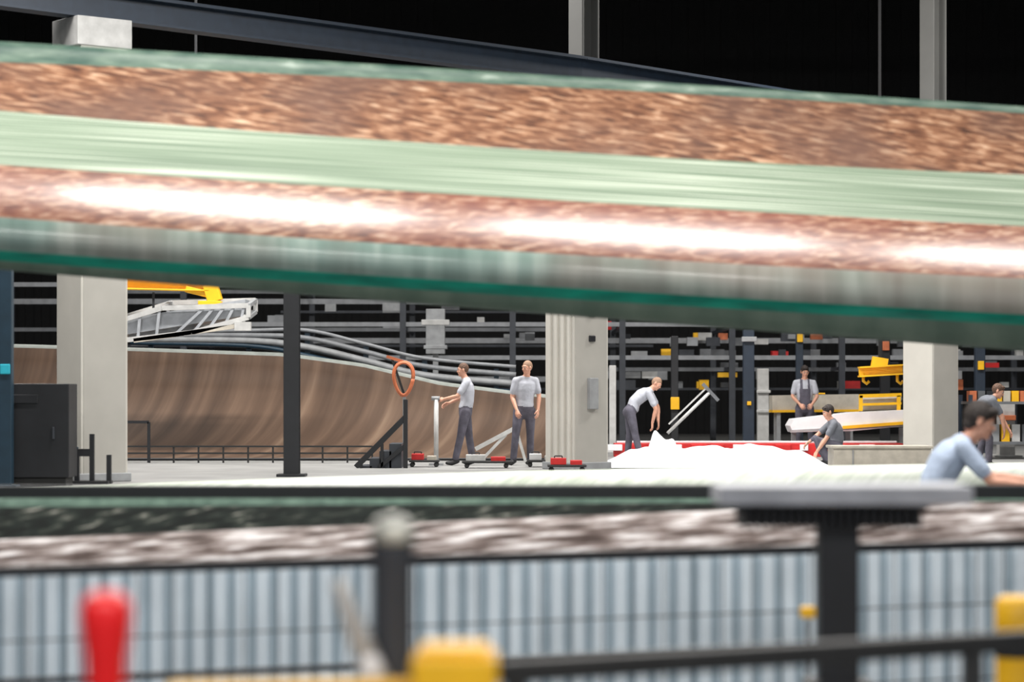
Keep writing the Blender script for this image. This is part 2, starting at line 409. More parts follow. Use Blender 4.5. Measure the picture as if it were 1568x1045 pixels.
def smoothpts(pts,n=30):
    pts=[Vector(p) for p in pts]; out=[]
    for i in range(len(pts)-1):
        p0=pts[max(0,i-1)];p1=pts[i];p2=pts[i+1];p3=pts[min(len(pts)-1,i+2)]
        for k in range(n//len(pts)+2):
            t=k/(n//len(pts)+2)
            out.append(0.5*((2*p1)+(-p0+p2)*t+(2*p0-5*p1+4*p2-p3)*t*t+(-p0+3*p1-3*p2+p3)*t**3))
    out.append(pts[-1]); return out
for off,r,m in((0,0.07,'grey'),(13,0.05,'navy'),(-14,0.05,'bg1'),(-26,0.035,'bg1')):
    pp=[W(200,520+off*0.4,49.2),W(380,522+off*.6,49.2),W(470,532+off,49.2),W(560,553+off,49.2),W(650,575+off,49.2),W(790,588+off,49.2)]
    b.tube(smoothpts(pp),r,m,8)
for px,y in((230,515),(380,515),(470,525),(560,545),(650,565),(760,580)):
    p=W(px,y-15,49.2); b.beam((p.x,49.3,PZ),(p.x,49.3,p.z),0.1,0.1,'navy')
b.done()

# ---------------- background pipe rack ----------------
b=B('background_pipe_rack')
ys=[436,447,462,478,497,505,522,530,548,566,581,596]
for i,y in enumerate(ys):
    d=56+ (i%4)*1.7; x0,x1=[(-60,1000),(190,860),(-60,850),(430,1700),(200,1640),(-60,860),(480,1640),(190,1000),(560,1640),(900,1640),(-60,860),(640,1640)][i]
    m=['bg1','bg2','bg1','bg3'][i%4]; h=[0.10,0.06,0.13,0.09][(i*3)%4]
    z=EYE-(y-HY)/F*d
    b.beam((X(x0,d),d,z),(X(x1,d),d,z),0.12,h,m)
for px in range(-40,1700,165):
    x=X(px,57); 
    for s in (0,1): b.beam((x,56+s*5.3,PZ),(x,56+s*5.3,EYE+2.75),0.14,0.14,'bg3')
    for y in ys: 
        z=EYE-(y-HY)/F*58
        if y in(447,505,566): b.beam((x,56,z),(x,61.3,z),0.08,0.08,'bg3')
for i in range(110):
    px=random.uniform(200,1640) if i<60 else random.uniform(930,1640); y=random.uniform(490,600) if px>900 else random.uniform(440,530); d=random.uniform(56.2,60)
    p=W(px,y,d)
    yy=min(ys,key=lambda q:abs(q-y)); z=EYE-(yy-HY)/F*d+0.1
    b.box((p.x,d,z),(random.uniform(.15,.5),0.2,random.uniform(.1,.25)),random.choice(['bg1','grey','bg3','bg2','bg2','lgrey'] if px<900 or random.random()<.8 else ['orange','yellow','red']))
b.done()
b=B('air_duct')
p=W(667,508,54); b.box(p,(0.42,0.4,1.0),'grey'); b.box(p+Vector((0,0,0.2)),(0.62,0.44,0.12),'lgrey'); b.box(p+Vector((0,0,-0.35)),(0.52,0.44,0.08),'grey')
b.box((p.x,54,(PZ+p.z-0.5)/2),(0.12,0.12,p.z-0.5-PZ),'grey'); b.done(0.01)
b=B('roof_truss')
for d,z in((62,13.0),(50,13.0)):
    b.beam((-22.9,d,z),(26.9,d,z),0.15,0.2,'wall'); b.beam((-22.9,d,z+1.4),(26.9,d,z+1.4),0.15,0.2,'wall')
    for i in range(24): b.beam((-22+i*2,d,z),(-21+i*2,d,z+1.4),0.08,0.08,'wall'); b.beam((-21+i*2,d,z+1.4),(-20+i*2,d,z),0.08,0.08,'wall')
b.done()

# ---------------- black post etc ----------------
d=35.5
b=B('steel_post'); x=X(447,d)
b.box((x,d,(PZ+EYE+4)/2),(0.02,0.2,EYE+4-PZ-0.04),'black')
for s in(-1,1): b.box((x,d+s*0.1,(PZ+EYE+4)/2),(0.23,0.02,EYE+4-PZ-0.04),'black')
b.box((x,d,PZ+0.02),(0.42,0.42,0.04),'black'); b.box((x,d,EYE+4.02),(0.4,0.4,0.04),'black'); b.done(0.004)
d=31.2
b=B('marker_post'); x=X(10,d); b.box((x,d,PZ+2.4),(0.16,0.16,4.8),'navy'); b.box((x,d-0.09,EYE+0.33),(0.13,0.02,0.13),'cyan'); b.box((x,d,PZ+0.02),(0.3,0.3,0.04),'navy'); b.done(0.01)

d=31.8
b=B('control_cabinet'); x0=X(-60,d);x1=X(112,d); zt=EYE-(588-HY)/F*d
b.box(((x0+x1)/2,d,(PZ+0.12+zt)/2),(x1-x0,0.6,zt-PZ-0.12),'black'); b.box(((x0+x1)/2,d,PZ+0.06),(x1-x0-0.1,0.5,0.12),'rubber')
b.box(((x0+x1)/2+0.0,d-0.31,(PZ+zt)/2+0.1),(0.02,0.02,zt-PZ-0.4),'rubber'); b.box((x1-0.2,d-0.32,1.7),(0.03,0.05,0.16),'bg3'); b.box((x1-0.6,d-0.31,zt-0.2),(0.4,0.02,0.12),'black')
b.done(0.01)
b=B('tool_stand')
for px,yt in((118,690),(141,665),(167,697)):
    x=X(px,32.6); z=EYE-(yt-HY)/F*32.6; b.beam((x,32.6,PZ),(x,32.6,z),0.06,0.07,'black')
b.beam((X(100,32.6),32.6,1.42),(X(141,32.6),32.6,1.42),0.06,0.1,'black'); b.beam((X(90,32.6),32.6,PZ+0.1),(X(118,32.6),32.6,1.5),0.04,0.05,'navy')
b.box((X(135,32.6),32.6,PZ+0.02),(0.6,0.4,0.04),'black'); b.done()

d=45.0
b=B('overhead_crane')
b.ibeam(W(110,432,d),W(322,437,d),0.3,0.24,'yellow')
b.beam(W(322,436,d),W(330,462,d),0.3,0.26,'yellow'); b.beam(W(285,443,d),W(322,452,d),0.2,0.12,'yellow'); b.box(W(322,466,d),(0.42,0.32,0.12),'yellow')
for px in(130,300): 
    p=W(px,436,d); b.beam(p,(p.x,d,14.98),0.05,0.05,'black')
b.done(0.01)
b=B('lifting_frame')
fr=[W(150,500,d),W(255,468,d),W(386,464,d),W(386,482,d),W(300,505,d),W(150,522,d)]
for yo in(-0.6,0.6):
    q=[p+Vector((0,yo,yo*0.12)) for p in fr]
    for i in range(6): b.beam(q[i],q[(i+1)%6],0.08,0.09,'lgrey')
    for t in np.linspace(0.05,0.95,9):
        u=q[1].lerp(q[2],t) if t>.4 else q[0].lerp(q[1],t/.4); l=q[5].lerp(q[4],t/.6) if t<.6 else q[4].lerp(q[3],(t-.6)/.4)
        b.beam(u,l,0.05,0.05,'alu')
for i in range(6): b.beam(fr[i]+Vector((0,-.6,-.07)),fr[i]+Vector((0,.6,.07)),0.07,0.07,'grey')
a0,a1=fr[0].lerp(fr[5],.5),fr[2].lerp(fr[3],.5)
b.obox((a0+a1)/2+Vector((0,0,0.02)),(a1-a0)/2*0.95,Vector((0,0.5,0)),Vector((0,0,0.15)),'alu')
b.beam(W(200,510,d),W(300,498,d),0.5,0.2,'grey')
b.beam(W(205,522,d-0.6),W(360,500,d-.6),0.08,0.08,'beige'); b.box(W(372,500,d-0.6),(0.3,0.14,0.16),'lgrey'); b.beam(W(372,503,d-.6),W(375,482,d-.6),0.05,0.05,'lgrey')
for px,yt in((235,474),(318,468)):
    b.beam(W(px,yt,d),W(318 if px>300 else 235,448,d),0.04,0.04,'black')
b.done()

b=B('guard_railing'); d=42.6
for y in(712,722): b.beam((X(190,d),d,PZ+0.05+(732-y)*0.012),(X(570,d),d,PZ+0.05+(732-y)*0.012),0.04,0.03,'rubber')
for px in range(190,580,38): b.beam((X(px,d),d,PZ),(X(px,d),d,PZ+0.3),0.03,0.03,'rubber')
b.beam((X(192,d),d,PZ),(X(192,d),d,PZ+0.75),0.05,0.05,'black'); b.beam((X(192,d),d,PZ+0.72),(X(228,d),d,PZ+0.72),0.05,0.05,'black'); b.beam((X(228,d),d,PZ),(X(228,d),d,PZ+0.72),0.05,0.05,'black')
b.done()
b=B('stair_handrail'); d=39.5
zp=lambda y:EYE-(y-HY)/F*d
b.beam((X(621,d),d,PZ-0.0),(X(621,d),d,zp(612)),0.07,0.08,'black')
b.beam(W(545,716,d),W(622,638,d),0.06,0.09,'black'); b.beam(W(580,716,d),W(622,682,d),0.05,0.07,'black')
b.beam((X(553,d),d,PZ),(X(553,d),d,zp(712)),0.05,0.05,'black'); b.beam((X(585,d),d,PZ),(X(585,d),d,zp(680)),0.05,0.05,'black')
for k in range(4): b.box((X(560+k*15,d),d+0.5,PZ+0.02+0.06*k),(0.2,0.9,0.04+0.12*k),'bg3')
b.done(0.005)
b=B('hose_stand'); d=40.9
b.beam((X(619,d),d,PZ),(X(619,d),d,EYE+0.0),0.05,0.05,'grey'); b.beam((X(619,d),d,EYE),(X(600,d),d,EYE+0.62),0.04,0.04,'rubber'); b.beam((X(592,d),d,EYE+0.65),(X(618,d),d,EYE+0.56),0.05,0.05,'orange')
b.box((X(619,d),d,PZ+0.02),(0.3,0.3,0.04),'grey')
for rr,o in((0.0,0),(0.02,0.05)):
    pts=[]
    for k in range(33):
        a=2*math.pi*k/32; pts.append(Vector((X(618,d)+(0.15+rr)*math.cos(a)*(1.0+0.25*math.sin(a)),d-0.06+o,EYE+0.27+(0.27+rr)*math.sin(a))))
    b.tube(pts,0.022,'orange',8)
b.done()
b=B('steel_stanchion'); d=41.0; x=X(668,d)
b.tube([(x,d,PZ+0.02),(x,d,PZ+1.12)],0.04,'lgrey',14); b.box((x,d,PZ+0.02),(0.24,0.24,0.04),'grey'); b.tube([(x-0.08,d,PZ+1.14),(x+0.06,d,PZ+1.14)],0.035,'grey',12)
b.done()
def cart(px,d,w,name='tool_trolley',cols=('red','white')):
    b=B(name); x=X(px,d)
    b.box((x,d,PZ+0.1),(w,0.4,0.035),'rubber')
    for s in(-1,1):
        for e in(-1,1): b.tube([(x+s*w*0.4-0.0,d+e*0.14-0.02,PZ+0.042),(x+s*w*0.4,d+e*0.14+0.02,PZ+0.042)],0.04,'rubber',12)
    b.box((x-w*0.22,d,PZ+0.17),(w*0.4,0.3,0.10),cols[0]); b.box((x+w*0.24,d,PZ+0.15),(w*0.3,0.26,0.07),cols[1]); b.beam((x-w*.22-.06,d,PZ+0.25),(x-w*.22+.06,d,PZ+0.25),0.02,0.02,'black')
    for s in (-1,1): b.beam((x-w*.22+s*.06,d,PZ+0.22),(x-w*.22+s*.06,d,PZ+0.25),0.02,0.02,'black')
    return b.done(0.006)
cart(650,40.2,0.5,cols=('red','beige')); cart(868,37.5,0.6,cols=('red','red')); cart(745,39.6,0.8,cols=('lgrey','red')); cart(830,40.2,0.5,cols=('white','lgrey'))
b=B('folding_ladder'); d=42.6
for o in(0,0.3):
    b.beam(Vector((X(728,d),d+o,PZ+0.24)),Vector((X(790,d),d+o,PZ+0.62)),0.05,0.07,'lgrey')
    b.beam(Vector((X(735,d),d+o,PZ+0.02)),Vector((X(775,d),d+o,PZ+0.5)),0.04,0.05,'lgrey'); b.beam(Vector((X(790,d),d+o,PZ+0.62)),Vector((X(805,d),d+o,PZ+0.01)),0.04,0.05,'lgrey')
for t in (0.1,0.3,0.5,0.7,0.9): b.beam(Vector((X(728+62*t,d),d,PZ+0.24+.38*t)),Vector((X(728+62*t,d),d+0.3,PZ+0.24+.38*t)),0.04,0.03,'grey')
b.done()

# ---------------- right: white sheet + red mould edge ----------------
def sheet(name,px0,px1,d0,d1,hfun,n=60,mm=24):
    gridv=[];me=bpy.data.meshes.new(name);fs=[]
    for j in range(mm+1):
        for i in range(n+1):
            u=i/n;v=j/mm; d=d0+(d1-d0)*v; gridv.append((X(px0+(px1-px0)*u,(d0+d1)/2),d,PZ+0.012+hfun(u,v)))
    for j in range(mm):
        for i in range(n):
            a=j*(n+1)+i; fs.append((a,a+1,a+n+2,a+n+1))
    me.from_pydata(gridv,[],fs); me.materials.append(M['sheet']); me.polygons.foreach_set('use_smooth',[True]*len(fs))
    ob=bpy.data.objects.new(name,me); scene.collection.objects.link(ob); return ob
from mathutils import noise
def hf(u,v):
    e=min(1,min(u,1-u)*8)*min(1,min(v,1-v)*6)
    n=abs(noise.noise(Vector((u*6+v*1.5,v*2.0,0.3))))*0.20+noise.noise(Vector((u*14-v*2,v*3,2)))*0.05
    return max(0,e*(0.10+n+0.10*v+0.06*math.exp(-((u-0.55)/0.3)**2)))
sheet('plastic_sheet',925,1262,39.3,42.9,hf,110,36)
def hf2(u,v):
    e=min(1,min(u,1-u)*4)*min(1,min(v,1-v)*2.5)
    r=0.9-0.75*max(0,u-0.3)
    return max(0,e*(0.56*r+0.10*noise.noise(Vector((u*5,v*2,9)))))
sheet('bunched_plastic_sheet',984,1050,43.0,43.7,hf2,30,20)
b=B('red_mould_edge'); d=47
b.box((X(1160,d),d,PZ+0.13),(X(1375,d)-X(935,d),0.6,0.26),'red')
for k in range(14):
    px=940+k*32; b.box((X(px,d),d-0.32,PZ+0.18),(0.16 if k%2 else 0.3,0.06,0.12),'white' if k%3==0 else 'red')
b.box((X(1160,d),d+0.2,PZ+0.28),(X(1370,d)-X(940,d),0.15,0.04),'white')
b.done(0.01)
b=B('beige_work_bench'); d=38
x0,x1=X(1272,d),X(1420,d); zt=EYE-(686-HY)/F*d
b.box(((x0+x1)/2,d,(PZ+zt)/2),(x1-x0,0.7,zt-PZ),'beige'); b.box(((x0+x1)/2,d,zt+0.015),(x1-x0+0.06,0.76,0.04),'beige'); b.box((x0+0.3,d-0.36,(PZ+zt)/2),(0.02,0.02,zt-PZ-0.05),'grey'); b.done(0.006)
b=B('floor_squeegee'); d=43.9
p0=W(1022,664,d);p1=W(1086,602,d)
b.tube([p0,p1],0.03,'lgrey',10); q0=W(1076,588,d);q1=W(1100,614,d); b.beam(q0,q1,0.05,0.06,'bg2'); b.beam(W(1024,650,d),W(1080,596,d),0.02,0.03,'lgrey')
b.beam(p1,(q0+q1)/2,0.03,0.04,'grey')
b.done()
b=B('blade_root_segment_rack'); d=47.7
def slab(b,poly,dep,m):
    vs=[Vector(p)+Vector((0,-dep/2,0)) for p in poly]+[Vector(p)+Vector((0,dep/2,0)) for p in poly]; n=len(poly)
    b.add(vs,[tuple(range(n)),tuple(range(n,2*n))[::-1]]+[(i,(i+1)%n,n+(i+1)%n,n+i) for i in range(n)],m)
slab(b,[W(1206,652,d),W(1212,642,d),W(1300,632,d),W(1385,628,d),W(1385,652,d),W(1300,660,d),W(1210,662,d)],0.9,'white')
b.beam(W(1210,661,d-.45),W(1385,652,d-.45),0.05,0.05,'grey')
b.beam(W(1290,655,d-.47),W(1385,648,d-.47),0.1,0.06,'yellow')
for px in(1215,1298,1380): b.beam((X(px,d),d,PZ),(X(px,d),d,W(0,655,d).z),0.09,0.09,'grey')
for px in(1318,1376): b.beam(W(px,630,d),W(px,606,d),0.07,0.07,'yellow')
b.beam(W(1316,607,d),W(1380,605,d),0.07,0.07,'yellow'); b.beam(W(1316,620,d),W(1380,618,d),0.06,0.05,'yellow'); b.rtube([W(1322,613,d+.2),W(1374,611,d+.2)],0.09,'lgrey',12); b.rtube([W(1322,624,d+.2),W(1374,622,d+.2)],0.07,'beige',12)
b.done()
b=B('stacked_panel_table'); d2=50.0
slab(b,[W(1180,606,d2),W(1312,604,d2),W(1312,628,d2),W(1180,630,d2)],0.6,'beige')
b.beam(W(1180,630,d2),W(1312,629,d2),0.7,0.05,'yellow')
for px in (1190,1300):
    for o in(-.25,.25): b.beam((X(px,d2),d2+o,PZ),(X(px,d2),d2+o,W(0,630,d2).z),0.08,0.08,'grey')
b.beam(W(1240,603,d2),W(1262,603,d2),0.3,0.03,'yellow')
b.done()
b=B('yellow_lifting_beam'); d=46
b.ibeam(W(1315,570,d),W(1382,566,d),0.3,0.2,'yellow'); b.beam(W(1345,566,d),W(1348,548,d),0.12,0.3,'yellow'); 
for px in (1322,1374): b.tube([W(px,572,d),W(px,584,d),W(px+5,588,d),W(px+9,584,d)],0.03,'yellow',8)
p=W(1347,548,d); b.beam(p,(p.x,d,14.98),0.05,0.05,'wall'); b.done()
def post(px,d,y1,w,m,name,extra=None):
    b=B(name); x=X(px,d); z=EYE-(y1-HY)/F*d
    b.box((x,d,(PZ+z)/2),(w,w,z-PZ),m); b.box((x,d,PZ+0.02),(w*1.8,w*1.8,0.04),m)
    for (y,mm,ww,hh) in (extra or []): b.box((x,d-w/2-0.04,EYE-(y-HY)/F*d),(ww,0.08,hh),mm)
    return b.done(0.01)
post(1146,49,505,0.22,'darksteel','steel_post',[(520,'grey',0.3,0.1),(618,'yellow',0.08,0.08)])
post(1033,51,515,0.15,'black','steel_post',[(618,'yellow',0.18,0.26)])
post(1168,52.5,565,0.24,'lgrey','pipe_riser',[(600,'lgrey',0.3,0.06),(630,'lgrey',0.3,0.06)])
post(938,50,560,0.14,'lgrey','pipe_riser')
post(1224,52,510,0.15,'darksteel','steel_post',[(518,'yellow',0.12,0.18)])
post(1355,52,500,0.2,'black','steel_post',[(530,'orange',0.14,0.2)])
post(1540,46.6,600,0.3,'lgrey','pipe_riser',[(640,'orange',0.3,0.1)])
post(1500,50,500,0.2,'darksteel','steel_post',[(560,'yellow',0.12,0.18)])
b=B('storage_rack'); d=45
for px in(1486,1600): 
    for o in(0,1): b.beam((X(px,d),d+o,PZ),(X(px,d),d+o,EYE-0.0),0.07,0.07,'darksteel')
for z in(PZ+0.3,EYE-0.15): b.box((X(1543,d),d+.5,z),(X(1600,d)-X(1486,d),1.05,0.05),'bg2')
for i in range(8): b.box((X(1494+i*13,d),d+0.4,EYE-0.125+0.1),(0.13,0.3,0.2),['orange','bg2','black','yellow','beige','yellow'][i%6])
for i in range(6): b.box((X(1496+i*16,d),d+0.4,PZ+0.325+0.16),(0.15,0.3,0.32),['lgrey','bg2','grey','yellow'][i%4])
b.done()

# ---------------- corrugated panel + fence ----------------
d=14.9
def zt_(x): return EYE-(np.interp(x,[-400,0,1568,2000],[884,876,838,828])-HY)/F*d
b=B('corrugated_panel')
xx=-5.6; prof=[(0,0,0),(0.06,0,0),(0.075,0.05,1),(0.115,0.05,1)]
pts=[]
while xx<6.2:
    for dx,dy,kk in prof: pts.append((xx+dx,dy,kk))
    xx+=0.13
for i in range(len(pts)-1):
    x0_,y0_,k0=pts[i]; x1_,y1_,k1=pts[i+1]
    z0=zt_(CX+x0_/d*F); z1=zt_(CX+x1_/d*F)
    vs=[(x0_,d+y0_,0.03),(x1_,d+y1_,0.03),(x1_,d+y1_,z1),(x0_,d+y0_,z0),(x0_,d+y0_+.012,0.03),(x1_,d+y1_+.012,0.03),(x1_,d+y1_+.012,z1),(x0_,d+y0_+.012,z0)]
    b.add(vs,[(0,1,2,3),(7,6,5,4),(3,2,6,7)],'slat_shade' if (k0 and k1) else 'slat')
b.beam((-5.6,d+0.12,0.03),(6.2,d+0.12,0.03),0.1,0.06,'grey')
b.done()
b=B('mesh_fence')
def fp(px,z):
    t=px/1568; dd=12+2.3*t
    return Vector((X(px,dd),dd,z))
A=fp(-250,0);C=fp(1850,0)
b.beam(A+Vector((0,0,1.325)),C+Vector((0,0,1.325)),0.045,0.05,'black')
b.beam(A+Vector((0,0,0.78)),C+Vector((0,0,0.78)),0.04,0.03,'black')
b.beam(A+Vector((0,0,0.15)),C+Vector((0,0,0.15)),0.04,0.04,'black')
L=(C-A).length; n=int(L/0.18)
for i in range(n): 
    p=A.lerp(C,i/n); b.beam(p+Vector((0,0,0.15)),p+Vector((0,0,1.32)),0.006,0.006,'black')
for z in(0.35,0.55,0.98): b.beam(A+Vector((0,0,z)),C+Vector((0,0,z)),0.008,0.008,'black')
for px in(-250,603,1850): 
    p=fp(px,0); b.beam(p,p+Vector((0,0,1.36)),0.06,0.06,'black'); b.box(p+Vector((0,0,0.01)),(0.16,0.16,0.02),'black')
b.done()
d=11.0
b=B('t_shaped_stand'); x=X(1282,d); zt=EYE-(741-HY)/F*d
b.box((X(1285,d),d,zt-0.045),(X(1475,d)-X(1095,d),0.5,0.085),'plate')
for k in range(22): b.box((X(1135+k*12.5,d),d,zt-0.14),(0.018,0.4,0.11),'black')
b.box((X(1268,d),d,zt-0.105),(0.86,0.3,0.03),'black')
b.box((x,d,(zt-0.1)/2),(0.18,0.18,zt-0.1),'black'); b.box((x,d,0.015),(0.5,0.5,0.03),'black'); b.box((x,d,0.85),(0.3,0.26,0.1),'black')
b.done(0.008)
b=B('guard_rail')
a=Vector((X(765,8),8,EYE-(1030-HY)/F*8)); c=Vector((X(1900,9.4),9.4,EYE-(962-HY)/F*9.4))
b.beam(a,c,0.08,0.075,'rubber'); b.beam(a-Vector((0,0,0.5)),c-Vector((0,0,0.5)),0.07,0.07,'rubber')
for t in(0.02,0.6,0.98):
    p=a.lerp(c,t); b.beam((p.x,p.y,0),p,0.07,0.07,'rubber')
b.done(0.01)
b=B('yellow_machine_guard'); d=6.8
x0,x1=X(632,d),X(762,d); zt=EYE-(1000-HY)/F*d
b.box(((x0+x1)/2,d,zt/2),(x1-x0,0.25,zt),'yellow'); b.box(((x0+x1)/2,d,zt+0.01),(x1-x0-0.04,0.2,0.03),'yellow')
b.beam((X(255,d),d,EYE-(1062-HY)/F*d),(x0,d,EYE-(1056-HY)/F*d),0.08,0.05,'yellow'); b.beam((X(262,d),d,0),(X(262,d),d,EYE-(1064-HY)/F*d),0.08,0.08,'yellow')
b.done(0.03)
for (px,y0,d) in((1560,914,10.4),):
    b=B('yellow_bollard'); x=X(px,d); z=EYE-(y0-HY)/F*d
    b.lathe((x,d,0),[(0.16,0),(0.16,0.03),(0.1,0.04),(0.1,z-0.16),(0.102,z-0.14),(0.102,z-0.02),(0.08,z)],'yellow')
    b.lathe((x,d,z-0.26),[(0.101,0),(0.105,0.01),(0.105,0.1),(0.101,0.11)],'black'); b.done()
b=B('yellow_floor_lamp_marker'); d=12.9; x=X(1237,d); z=EYE-(928-HY)/F*d
b.beam((x,d,0),(x,d,z-0.07),0.02,0.02,'bg2'); b.box((x,d,z-0.035),(0.08,0.06,0.06),'yellow'); b.box((x,d,0.01),(0.2,0.2,0.02),'black'); b.done(0.008)
b=B('lever_post'); d=7.2; x=X(601,d); z=EYE-(792-HY)/F*d
b.lathe((x,d,0),[(0.13,0),(0.13,0.03),(0.062,0.05),(0.062,z-0.13),(0.068,z-0.11),(0.068,z-0.05),(0.058,z-0.02),(0.035,z-0.003),(0.01,z)],'bg3')
b.lathe((x,d,z-0.075),[(0.069,0),(0.069,0.03),(0.06,0.056),(0.036,0.075),(0.008,0.083)],'knob')
b.rtube([(x-0.02,d-0.09,z-0.52),(x-0.09,d-0.1,z-0.36),(x-0.15,d-0.1,z-0.2)],[0.036,0.034,0.024],'handle')
b.rtube([(x-0.02,d-0.0,z-0.55),(x-0.02,d-0.12,z-0.55)],0.03,'handle'); b.rtube([(x-0.06,d-0.12,z-0.43),(x-0.055,d-0.12,z-0.45)],0.035,'white')
b.done()
b=B('red_capped_bollard'); d=6.2; x=X(162,d); z=EYE-(905-HY)/F*d
b.lathe((x,d,0),[(0.12,0),(0.12,0.02),(0.045,0.03),(0.045,z-0.3)],'black')
b.lathe((x,d,z-0.33),[(0.046,0),(0.048,0.06),(0.055,0.16),(0.066,0.24),(0.067,0.28),(0.058,0.31),(0.035,0.327),(0.008,0.33)],'redb')
b.done()

# ---------------- people ----------------
def remesh(vs,fs,voxel,it=3):
    me=bpy.data.meshes.new('tmp'); me.from_pydata([tuple(v) for v in vs],[],fs)
    bm=bmesh.new(); bm.from_mesh(me); 
    bmesh.ops.recalc_face_normals(bm,faces=bm.faces); bm.to_mesh(me); bm.free()
    ob=bpy.data.objects.new('tmp',me); scene.collection.objects.link(ob)
    r=ob.modifiers.new('r','REMESH'); r.mode='VOXEL'; r.voxel_size=voxel
    s=ob.modifiers.new('s','SMOOTH'); s.factor=0.5; s.iterations=it
    dg=bpy.context.evaluated_depsgraph_get(); dg.update()
    ev=ob.evaluated_get(dg); m2=ev.to_mesh()
    V=np.empty(len(m2.vertices)*3); m2.vertices.foreach_get('co',V); V=V.reshape(-1,3)
    FS=[tuple(p.vertices) for p in m2.polygons]
    C=np.array([V[list(f)].mean(axis=0) for f in FS])
    ev.to_mesh_clear(); bpy.data.objects.remove(ob); bpy.data.meshes.remove(me)
    return V,FS,C
class Acc:
    def __init__(s): s.v=[];s.f=[]
    def add(s,g):
        o=len(s.v); s.v+=g[0]; s.f+=[tuple(i+o for i in f) for f in g[1]]
def segd(C,a,b_,ra,rb):
    a=np.array(a);b_=np.array(b_); ab=b_-a; L=max(1e-9,ab@ab)
    t=np.clip(((C-a)@ab)/L,0,1); return np.linalg.norm(C-(a+t[:,None]*ab),axis=1)-(ra+(rb-ra)*t)
def add_hand(b,wr,dirv,nrmv,thumb,curl=0.5,sk='skin'):
    dv=dirv.normalized(); n=(nrmv-dv*nrmv.dot(dv)).normalized(); s=dv.cross(n).normalized()
    if s.dot(thumb)<0: s=-s
    A=Acc()
    A.add(tubegeo([wr-dv*0.03,wr+dv*0.02,wr+dv*0.055,wr+dv*0.085],[(0.026,0.02),(0.032,0.017),(0.039,0.016),(0.038,0.013)],12,s))
    lens=[0.072,0.080,0.074,0.058]
    for k in range(4):
        base=wr+dv*(0.085-(0.004 if k in(0,) else 0.008*(k==3)))+s*(0.030-0.020*k)
        spread=s*(0.08*(1.5-k)); d0=(dv+spread).normalized(); p=[base-d0*0.02,base]
        ang=curl*0.5; L=lens[k]
        for seg,fr in enumerate((0.45,0.3,0.25)):
            dd=(d0*math.cos(ang)+n*math.sin(ang)).normalized(); p.append(p[-1]+dd*L*fr); ang+=curl*0.8
        A.add(tubegeo(p,[0.0085,0.0088,0.0082,0.0075,0.006],8,s))
    t0=wr+dv*0.025+s*0.028; d1=(dv*0.7+s*0.65+n*0.25).normalized(); d2=(dv*0.9+s*0.2+n*0.45).normalized()
    A.add(tubegeo([t0-d1*0.015,t0+d1*0.03,t0+d1*0.03+d2*0.028,t0+d1*0.03+d2*0.05],[0.014,0.011,0.0095,0.007],8))
    V,FS,C=remesh(A.v,A.f,0.0045,2); b.add(V.tolist(),FS,sk,True)
def add_head(b,c,f,u,hair,bald=False,big=1.0,full=False):
    f=f.normalized(); u=(u-f*u.dot(f)).normalized(); s=f.cross(u)
    A=Acc(); P=lambda x,y,z:c+(s*x+f*y+u*z)*big
    def E(x,y,z,a,bb,cc): A.add(ellip(P(x,y,z),s*a*big,f*bb*big,u*cc*big))
    E(0,-0.012,0.025,0.074,0.093,0.097); E(0,0.028,-0.045,0.057,0.062,0.066); E(0,0.068,-0.088,0.026,0.022,0.021)
    E(0,0.04,-0.0,0.064,0.05,0.06)
    E(0,0.096,-0.022,0.016,0.018,0.013); A.add(tubegeo([P(0,0.082,0.022),P(0,0.096,-0.018)],[0.009*big,0.012*big],8))
    E(0,0.076,0.032,0.05,0.016,0.011)
    for sg in(-1,1): E(sg*0.077,-0.002,-0.008,0.010,0.02,0.031); E(sg*0.04,0.065,-0.025,0.02,0.02,0.02)
    E(0,0.082,-0.053,0.024,0.013,0.011)
    if not bald: E(0,-0.022,0.036,0.082,0.098,0.098); E(0,0.04,0.085,0.055,0.045,0.034)
    if full: E(0,-0.03,0.042,0.092,0.108,0.106); E(0.01,0.06,0.088,0.05,0.045,0.036); E(0,-0.06,-0.03,0.07,0.06,0.06)
    V,FS,C=remesh(A.v,A.f,0.006,3)
    q=C-np.array(c); ls=q@np.array(s)/big; lf=q@np.array(f)/big; lu=q@np.array(u)/big
    thr=np.maximum(0.066-(0.09-lf)*0.95,-0.075)+ (0.012 if bald else 0)
    ish=(lu>thr)&(~((np.abs(ls)>0.078)&(np.abs(lf)<0.02)&(lu<0.03)))
    k0=b.mi('skin');k1=b.mi(hair); o=len(b.v); b.v+=[tuple(v) for v in V.tolist()]
    for i,fc in enumerate(FS): b.f.append([j+o for j in fc]); b.m.append(k1 if ish[i] else k0); b.sm.append(True)
    for sg in(-1,1):
        v,fs=ellip(P(sg*0.03,0.079,0.008),s*0.013*big,f*0.012*big,u*0.008*big,8,6); b.add(v,fs,'eyew',True)
        v,fs=ellip(P(sg*0.03,0.0885,0.008),s*0.006*big,f*0.004*big,u*0.006*big,8,6); b.add(v,fs,'eyed',True)
        b.rtube([P(sg*0.015,0.093,0.03),P(sg*0.045,0.083,0.032)],0.0035*big,hair,6)
    v,fs=ellip(P(0,0.0935,-0.054),s*0.022*big,f*0.004*big,u*0.005*big,10,6); b.add(v,fs,'lips',True)

